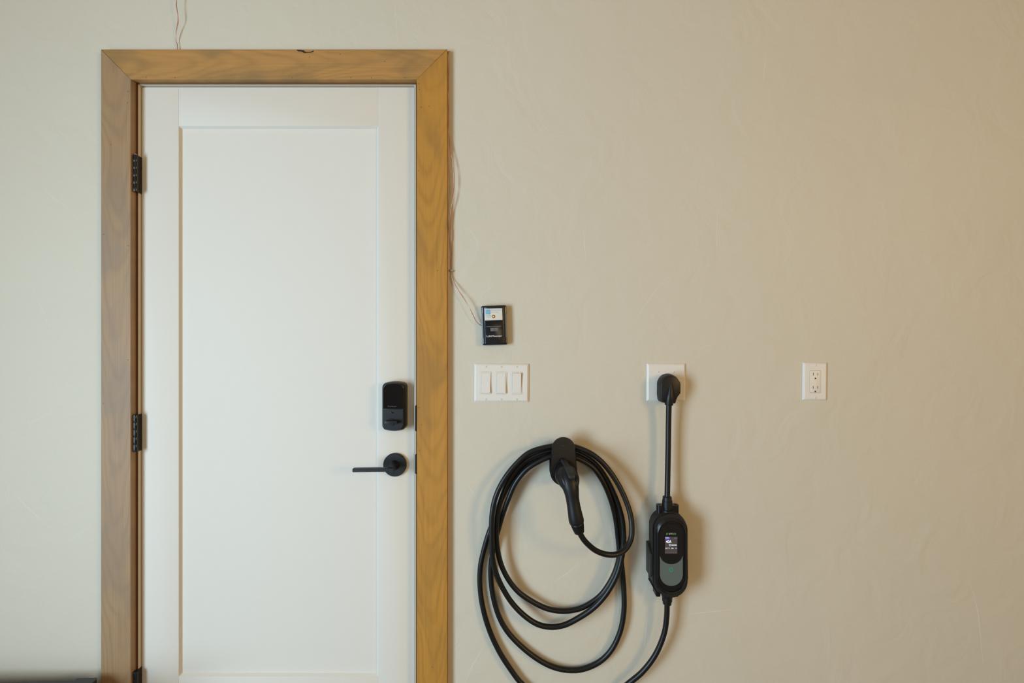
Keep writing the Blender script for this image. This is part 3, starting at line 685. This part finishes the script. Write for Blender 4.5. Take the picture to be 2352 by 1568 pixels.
# glands
def gland(prof, name, parent):
    mb = MB(); mb.loft([[Vector((c_.x + r_ * math.cos(2 * math.pi * i / 24), c_.y + r_ * math.sin(2 * math.pi * i / 24), c_.z)) for i in range(24)] for c_, r_ in prof]); return cpart(name, M_RUBBER, mb, parent, 30)
GDd = .040
def Gp(px, py): return P(px, py, GDd)
gland([(Gp(1532.5, 1139), .0105), (Gp(1532.5, 1140.5), .0128), (Gp(1532.5, 1148.5), .0136), (Gp(1532.5, 1149), .0148), (Gp(1532.5, 1162.5), .0152), (Gp(1532.6, 1163), .0128), (Gp(1532.6, 1169), .0128), (Gp(1532.8, 1170), .0165), (Gp(1533, 1180), .018)], 'cable_gland', box_)
gland([(Gp(1532.5, 1362), .017), (Gp(1532.5, 1368), .0165), (Gp(1532.5, 1370), .0148), (Gp(1532.3, 1379), .0144), (Gp(1532.3, 1380), .0128), (Gp(1532.3, 1386), .0124), (Gp(1532.3, 1388), .0098)], 'cable_gland', box_)
v = P(1532.8, 1168, .034)
cl_ = MB().loft([[Vector((v.x + x, -.034 + y, z)) for x, y in rr(.0655, .021, .0085, 5)] for z in (P(0, 1180, .034).z, P(0, 1159, .034).z, P(0, 1158.2, .034).z)])
clamp = cpart('cord_clamp', M_SHELL, cl_, box_)
for sx in (-.024, .024):
    z = P(0, 1158, .034).z; mb = MB().loft([[Vector((v.x + sx + .0035 * math.cos(t * math.pi / 7), -.034 + .0035 * math.sin(t * math.pi / 7), zz)) for t in range(14)] for zz in (z - .001, z + .0005)]); cpart('clamp_screw', M_KNOT, mb, box_)

# wall bracket that carries the box
br = tag(empty('charger_bracket', (bc.x, 0, P(0, 1310).z)), 'dark grey wall bracket hugging the lower half of the charger box', 'wall bracket')
bo = br.location
bx0 = P(1487.4, 0, .030).x; bx1 = P(1580.6, 0, .046).x; bzt = P(0, 1251, .03).z; bzb = P(0, 1362, .03).z
cxm = bc.x
MB().loft([ring(rr(.096, .150, .045, 8, cxm, (bzt + bzb) / 2 - .004), 0), ring(rr(.096, .150, .045, 8, cxm, (bzt + bzb) / 2 - .004), .010)]).build('back_plate', M_GREYSH, br, off=bo)
for sgn in (-1, 1):
    rings = []
    inner = cxm + sgn * (bw_ / 2 + .0010); th = .0042
    zt_ = bzt if sgn < 0 else P(0, 1266, .04).z
    for z, dtop in ((zt_ + .001, .014), (zt_ - .004, .020), (zt_ - .020, .046), (zt_ - .075, .048), (zt_ - .088, .044)):
        rings.append([Vector((inner, -.004, z)), Vector((inner, -dtop, z)), Vector((inner + sgn * th, -dtop + .001, z)), Vector((inner + sgn * th, -.004, z))])
    MB().loft(rings).build('side_cheek', M_GREYSH, br, off=bo)
sh = []
for i in range(13):
    a = math.radians(205 + 130 * i / 12); sh.append((a,))
o_in = [(cxm + (bw_ / 2 + .001) * math.cos(a), bc.z - bh_ / 2 + bw_ / 2 + (bw_ / 2 + .001) * math.sin(a)) for a, in sh]
o_out = [(cxm + (bw_ / 2 + .005) * math.cos(a), bc.z - bh_ / 2 + bw_ / 2 + (bw_ / 2 + .005) * math.sin(a)) for a, in sh]
MB().loft([ring(o_in + o_out[::-1], .004), ring(o_in + o_out[::-1], .040)]).build('cradle_shelf', M_SHELL, br, off=bo)
for sgn, px in ((-1, 1511.5), (1, 1553)):
    v = P(px, 1363, .034); MB().rslab(.0135, .0165, .003, .006, .036, .001, v.x, v.z).build('foot_tab', M_SHELL, br, off=bo)

# output cable: connector -> four turns over the holster -> box
cab = [(1329.5, 1216, .134), (1334, 1228, .133), (1345, 1244, .128), (1367, 1263, .114), (1392, 1272.6, .102), (1416, 1272.6, .094), (1436, 1261, .086), (1449, 1237, .078), (1451, 1207, .070), (1446, 1174, .063), (1432, 1136, .056), (1412, 1098.6, .051), (1386.5, 1065, .046), (1357, 1041, .043), (1322, 1026.5, .041), (1294, 1022, .041),
    # first turn
    (1266, 1024.5, .041), (1218, 1038, .042), (1185, 1066, .044), (1159, 1099, .047), (1141, 1134, .050), (1131.5, 1170, .052), (1129, 1207, .052), (1129.5, 1257, .050), (1131, 1280, .048), (1139, 1315, .044), (1155.5, 1352, .040), (1178, 1386.5, .036), (1206.5, 1415, .034), (1235, 1433, .033), (1263.7, 1439.3, .033), (1294, 1435.5, .034), (1325, 1421, .036), (1361.6, 1396.7, .040), (1392, 1364, .044), (1414.7, 1325, .045), (1426, 1290, .044), (1432, 1250, .042), (1432, 1222, .040), (1428, 1187.6, .038), (1416, 1148, .035), (1398, 1108.5, .032), (1376.6, 1075, .030), (1353, 1053, .028), (1323, 1038, .027), (1294, 1033, .027),
    # second turn
    (1266, 1034, .027), (1228, 1046, .028), (1197.4, 1065.5, .029), (1172, 1097.5, .031), (1156.5, 1131, .033), (1145, 1168, .035), (1140.5, 1203, .036), (1141, 1247, .034), (1149.4, 1290.6, .030), (1165.7, 1327, .027), (1190, 1358, .024), (1221, 1380, .022), (1255.5, 1396.7, .021), (1290, 1402.6, .021), (1325, 1398.8, .021), (1353.5, 1386.5, .021), (1382, 1364, .021), (1406.5, 1327, .022), (1420, 1290, .024), (1422, 1262, .026), (1420, 1240, .027), (1416, 1203, .029), (1408, 1164, .032), (1394, 1124, .035), (1376.6, 1092, .038), (1357, 1069.5, .040), (1323, 1051, .041), (1294, 1046.5, .041),
    # third turn
    (1264, 1048.5, .041), (1237, 1060, .040), (1208.5, 1078.5, .037), (1184.5, 1108, .033), (1169, 1142, .028), (1157, 1174, .022), (1147, 1207, .017), (1136, 1247, .013), (1129, 1286.5, .012), (1127.3, 1321, .011), (1132, 1366, .011), (1145.3, 1413, .011), (1165.7, 1450, .011), (1198, 1484.5, .012), (1235, 1513, .013), (1272, 1531.4, .014), (1310.6, 1538.5, .015), (1345.3, 1534, .015), (1380, 1517, .015), (1406.5, 1488.6, .015), (1425, 1447.8, .015), (1433, 1403, .015), (1433, 1358, .014), (1430, 1317, .012), (1427, 1286.5, .010), (1425, 1240, .010), (1420, 1196, .011), (1409, 1150, .012), (1390, 1108, .012), (1368, 1076, .012), (1346, 1056, .012), (1322, 1045.5, .012), (1294, 1041, .012),
    # last turn, down and out of the picture, and up to the box
    (1264, 1042, .012), (1228, 1054.5, .012), (1196, 1078, .012), (1170, 1110, .012), (1150, 1150, .011), (1136, 1190, .011), (1122, 1226, .011), (1111, 1264, .010), (1103.5, 1301, .010), (1102.2, 1341.6, .010), (1108.6, 1392.7, .011), (1123, 1443.7, .012), (1145, 1492.7, .013), (1172, 1535.5, .014), (1200, 1571, .015), (1250, 1612, .017), (1315, 1636, .020), (1380, 1618, .024), (1445, 1568, .030), (1478, 1539.6, .033), (1506.5, 1501, .036), (1525, 1456, .038), (1531, 1419, .039), (1532.2, 1386.5, .040), (1532.3, 1376, .040)]
cpart('charging_cable', M_CABLE, MB().tube(spline([P(*t) for t in cab], .007), .0079, 18))

# connector handle
spine = [(1298, 1082.5, .060, 25, 25), (1299.5, 1086, .080, 25.0, 25), (1301.5, 1091, .100, 25.2, 25.2), (1304, 1098, .116, 25.0, 24.5), (1307.5, 1108, .128, 23.2, 22), (1310.5, 1118.5, .134, 19.2, 19), (1312.8, 1130, .136, 17, 17.5), (1314.6, 1143, .137, 15.4, 16.2), (1317, 1158, .138, 15.3, 15.8), (1319.6, 1173, .139, 16.0, 16.2), (1322, 1186, .139, 16.9, 17), (1323.8, 1195, .138, 17.4, 17.4), (1325, 1200.5, .138, 16.2, 16.2)]
def swept(sp, n=28):
    cs = [P(x, y, d) for x, y, d, _, _ in sp]; rings = []
    for i, (x, y, d, a, b_) in enumerate(sp):
        t = (cs[min(i + 1, len(cs) - 1)] - cs[max(i - 1, 0)]).normalized()
        s = Vector((1, 0, 0)); s = (s - t * t.dot(s)).normalized(); nn = t.cross(s)
        k = S * (1 - d / CAM_D)
        rings.append([cs[i] + s * a * k * math.cos(2 * math.pi * j / n) + nn * b_ * k * math.sin(2 * math.pi * j / n) for j in range(n)])
    return rings
def dense(sp, m=4):
    c = [sp[0]] + sp + [sp[-1]]; out = []
    for i in range(1, len(c) - 2):
        for k in range(m):
            t = k / m
            out.append(tuple(0.5 * (2 * b_ + (e - a) * t + (2 * a - 5 * b_ + 4 * e - f) * t * t + (3 * b_ - a - 3 * e + f) * t ** 3) for a, b_, e, f in zip(c[i - 1], c[i], c[i + 1], c[i + 2])))
    out.append(sp[-1]); return out
hd = cpart('connector_handle', M_RUBBER, MB().loft(swept(dense(spine))), angle=50)
hd['label'] = 'black pistol-grip charging connector'
# nozzle sleeve, a slightly wider band where the head meets the holster
cpart('nozzle_sleeve', M_SHELL, MB().loft(swept([(1298, 1082.5, .058, 25.8, 25.8), (1302.2, 1094, .108, 26.4, 26.4), (1302.8, 1095.6, .1115, 25.6, 25.6), (1303, 1096, .112, 23.5, 23.5)], 36)), hd, 30)
# side ridges forming the fork around the trigger
for sgn in (-1, 1):
    rp_ = [P(1304 + sgn * 17, 1084, .116), P(1308 + sgn * 16.5, 1094, .132), P(1310.5 + sgn * 13.5, 1107, .142), P(1312 + sgn * 9.5, 1120, .146), P(1313 + sgn * 6, 1130, .146)]
    q_ = spline(rp_, .003); cpart('fork_ridge', M_RUBBER, MB().tube(q_, [.0010 + .0066 * math.sin(math.pi * i / (len(q_) - 1)) ** .8 for i in range(len(q_))], 18), hd, 180)
trg = [(1293.5, 1057, .070, 5.6, 4), (1296, 1060, .085, 6, 4.5), (1301, 1070, .112, 6.2, 4.5), (1305.4, 1077, .130, 7.2, 4.5), (1310, 1086, .146, 8.0, 4.8), (1312.8, 1092.8, .155, 8.0, 5.0), (1313.8, 1096.5, .157, 6.6, 4.4), (1314, 1098.8, .154, 3.6, 3)]
def boxy(sp):
    cs = [P(x, y, d) for x, y, d, _, _ in sp]; rings = []
    for i, (x, y, d, a, b_) in enumerate(sp):
        t = (cs[min(i + 1, len(cs) - 1)] - cs[max(i - 1, 0)]).normalized(); s = Vector((1, 0, 0)); s = (s - t * t.dot(s)).normalized(); nn = t.cross(s); k = S * (1 - d / CAM_D)
        rings.append([cs[i] + s * u * k + nn * v_ * k for u, v_ in rr(2 * a, 2 * b_, 1.6, 3)])
    return rings
cpart('release_trigger', M_TRIG, MB().loft(boxy(dense(trg, 3))), hd, 40)
# ribbed strain relief
c0, c1 = Vector((1325, 1199.5, .138)), Vector((1330.6, 1222, .134)); rl = []
prof = [(0, 14.6), (.06, 15.2), (.16, 15.2), (.17, 13.6), (.24, 13.6), (.25, 14.8), (.36, 14.6), (.37, 13.0), (.44, 13.0), (.45, 14.0), (.56, 13.8), (.57, 12.6), (.63, 12.6), (.64, 13.2), (.96, 11.8), (1.0, 11.0), (1.0, 7.5)]
for t, r_ in prof:
    v = c0.lerp(c1, t); rl.append((v.x, v.y, v.z, r_, r_))
cs0, cs1 = P(*c0), P(*c1); tdir = (cs1 - cs0).normalized(); s_ = (Vector((1, 0, 0)) - tdir * tdir.x).normalized(); n_ = tdir.cross(s_)
rings = []
for t, r_ in prof:
    cc = cs0.lerp(cs1, t); k = S * .903; rings.append([cc + (s_ * math.cos(2 * math.pi * j / 28) + n_ * math.sin(2 * math.pi * j / 28)) * r_ * k for j in range(28)])
cpart('strain_relief', M_RUBBER, MB().loft(rings), hd, 30)

# ---------------------------------------------------------------- low black tote in the bottom left corner
tz = 1.28 - (1561.5 - 784) * S * (1 - .05 / CAM_D)
tx1 = P(221, 0, .05).x
tr = tag(empty('storage_tote', (tx1, -.045, 0)), 'black lidded storage tote peeking up at the bottom left corner', 'storage tote')
tr.rotation_euler = (0, 0, math.radians(2.6))
TW, TD = .62, .40
def plan(w, h, r, z, cx=-TW / 2, cy=-TD / 2): return [Vector((x, y, z)) for x, y in rr(w, h, r, 6, cx, cy)]
MB().loft([plan(TW - .10, TD - .09, .03, 0), plan(TW - .05, TD - .05, .03, tz - .035)]).build('bin', M_TOTE, tr)
MB().loft([plan(TW, TD, .02, tz - .035), plan(TW, TD, .02, tz - .004), plan(TW - .008, TD - .008, .018, tz), plan(TW - .05, TD - .05, .015, tz), plan(TW - .06, TD - .06, .012, tz - .008)]).build('lid', M_TOTE, tr)
for sx in (0, 1):
    x1 = 0.001 if sx == 0 else -TW + .060; x0 = x1 - .061
    pl = [(x0, .001), (x1 - .005, .001), (x1, -.004), (x1, -.055), (x0 + .018, -.055), (x0, -.03)]
    MB().loft([[Vector((x, y, z)) for x, y in pl] for z in (tz - .030, tz + .0022, tz + .0032)]).build('corner_latch', M_TOTE, tr)

bpy.context.view_layer.update()
